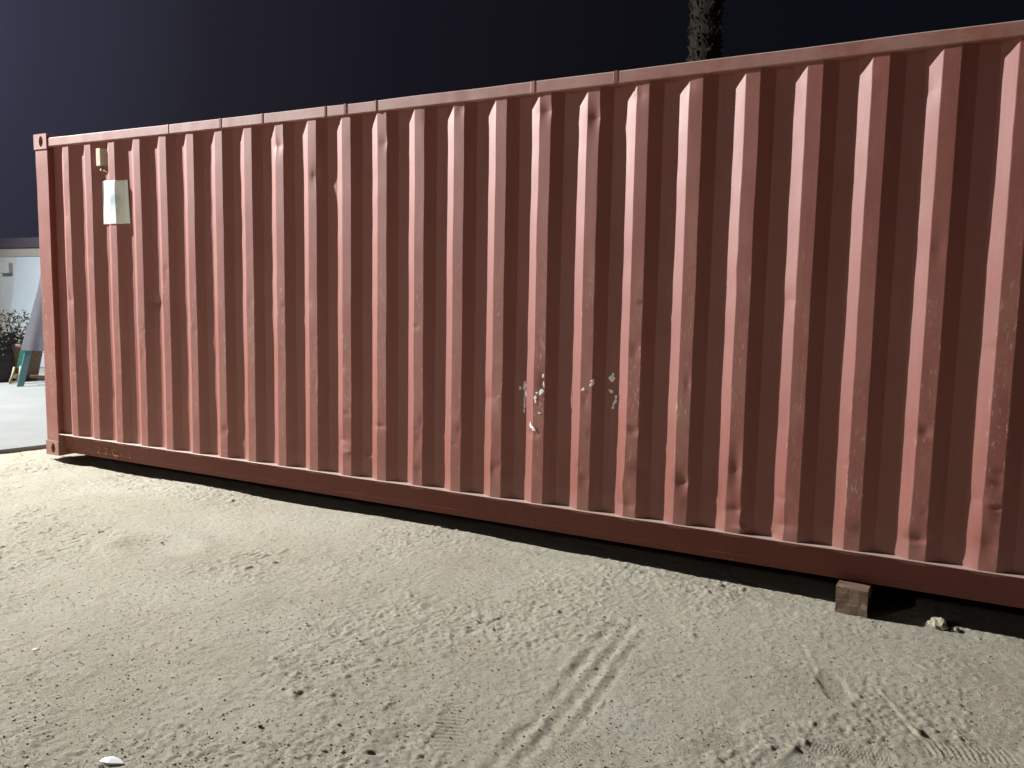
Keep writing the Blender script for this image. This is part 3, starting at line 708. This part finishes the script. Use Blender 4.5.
for cl_ in range(46):
    a = rs.uniform(0, 6.28); rr_ = rs.uniform(.05, .50); zc = .52+rs.uniform(-.15, .50)*(1.1-rr_*.8)
    c = Vector((rr_*math.cos(a), rr_*math.sin(a), zc))
    for _ in range(34):
        q = c+Vector((rs.gauss(0, .055), rs.gauss(0, .055), rs.gauss(0, .055))); d = Vector((rs.gauss(0, 1), rs.gauss(0, 1), rs.gauss(.3, .8))).normalized(); e_ = d.orthogonal().normalized(); l_ = rs.uniform(.03, .06)
        v = [bm.verts.new(q), bm.verts.new(q+d*l_*.5+e_*l_*.22), bm.verts.new(q+d*l_), bm.verts.new(q+d*l_*.5-e_*l_*.22)]; bm.faces.new(v)
obj('foliage', bm, LEAF, pl)
# dark wicker bin at the very edge
p = Vector(on_z(-8, 381, -.004)); bm = bmesh.new(); rings = []
for k2 in range(13):
    z = k2*.06; r = .30+.05*math.sin(k2*.25)+.008*(k2 % 2)
    rings.append([bm.verts.new((r*math.cos(k*.2618), r*math.sin(k*.2618), z)) for k in range(24)])
for r0, r1 in zip(rings[:-1], rings[1:]):
    for k in range(24): bm.faces.new((r0[k], r0[(k+1) % 24], r1[(k+1) % 24], r1[k]))
bm.faces.new(rings[0]); bm.faces.new(rings[-1])
o = obj('dark_bin', bm, DARKW); o.location = p; tag(o, 'dark round bin standing left of the bush at the picture edge', 'bin')

# ------------------------------------------------------------------ palm behind the container
d = ray(705, 40); t_ = 13.2/math.hypot(d[0], d[1]); pc = CAM+d*t_; PX, PY = pc[0], pc[1]
palm = empty('palm_tree', (PX, PY, -.1), 'shaggy palm trunk rising behind the container into the night sky', 'tree')
bm = bmesh.new(); H_ = 10.5; rs = random.Random(8)
tube(bm, [(0.02*math.sin(z), 0, z) for z in np.linspace(0, H_, 22)], [.24-.006*z for z in np.linspace(0, H_, 22)], 14)
# old leaf bases and fibre all round
for k in range(2600):
    z = rs.uniform(.3, H_); a = rs.uniform(0, 6.283); r = .225-.004*z; c = Vector((r*math.cos(a), r*math.sin(a), z)); o_ = Vector((math.cos(a), math.sin(a), 0)); tn = Vector((-math.sin(a), math.cos(a), 0))
    l_ = rs.uniform(.05, .15); wd = rs.uniform(.02, .055); tip = c+o_*rs.uniform(.02, .085)+Vector((0, 0, l_))+tn*rs.uniform(-.05, .05)
    v = [bm.verts.new(c-tn*wd), bm.verts.new(c+tn*wd), bm.verts.new(tip+tn*wd*.3), bm.verts.new(tip-tn*wd*.3)]; bm.faces.new(v)
    w_ = bm.verts.new(c+Vector((0, 0, l_*.9))); bm.faces.new((v[0], v[3], w_)); bm.faces.new((v[1], w_, v[2]))
obj('trunk', bm, BARK, palm)
bm = bmesh.new()
for k in range(34):
    a = k*2.399; el = rs.uniform(-.35, 1.1); ln = rs.uniform(2.0, 2.8); pv_ = Vector((0, 0, H_)); d_ = Vector((math.cos(a)*math.cos(el), math.sin(a)*math.cos(el), math.sin(el)))
    pts_ = [pv_.copy()]
    for s_ in range(14):
        pv_ = pv_+d_*ln/14; d_.z -= .09; d_.normalize(); pts_.append(pv_.copy())
    tube(bm, pts_, [.022*(1-i/16) for i in range(15)], 4)
    for i in range(2, 15):
        dd = (pts_[i]-pts_[i-1]).normalized(); sd = dd.cross(Vector((0, 0, 1))).normalized()
        for s_ in (-1, 1):
            for h in (0, .5):
                b_ = pts_[i-1].lerp(pts_[i], h); tp = b_+sd*s_*.42*(1-abs(i-7)/11)+dd*.2-Vector((0, 0, .12)); 
                bm.faces.new((bm.verts.new(b_-dd*.018), bm.verts.new(b_+dd*.018), bm.verts.new(tp)))
obj('crown', bm, FROND, palm)

# ------------------------------------------------------------------ floodlight post, outside the frame, carrying the lamp
LM = LAMP
def flood_post(LM, AIM, label):
    fp = empty('floodlight_post', (LM.x-.55, LM.y, 0), label, 'floodlight', 'floodlights of the yard')
    bm = bmesh.new(); tube(bm, [(0, 0, -.1), (0, 0, LM.z+.35)], [.07, .045], 12); obj('post', bm, STEELG, fp, True)
    bm = bmesh.new(); box(bm, .03, .42, -.03, .03, LM.z+.26, LM.z+.32); obj('bracket', bm, STEELG, fp)
    bm = bmesh.new(); box(bm, -.50, -.42, -.22, .22, -.17, .17); hd = obj('lamp_head', bm, STEELG, fp, bevel=.01)
    dv = (AIM-LM).normalized(); hd.rotation_euler = dv.to_track_quat('X', 'Z').to_euler(); hd.location = Vector((.55, 0, LM.z))
flood_post(LAMP, AIM, 'tall grey steel floodlight post standing beyond the concrete apron')
flood_post(FILL_LAMP, Vector((4, 0, 1)), 'tall grey steel post added to carry the fill lamp far out in front of the container')  # unseen post, added along with the fill lamp
lo.name = 'floodlight_beam'
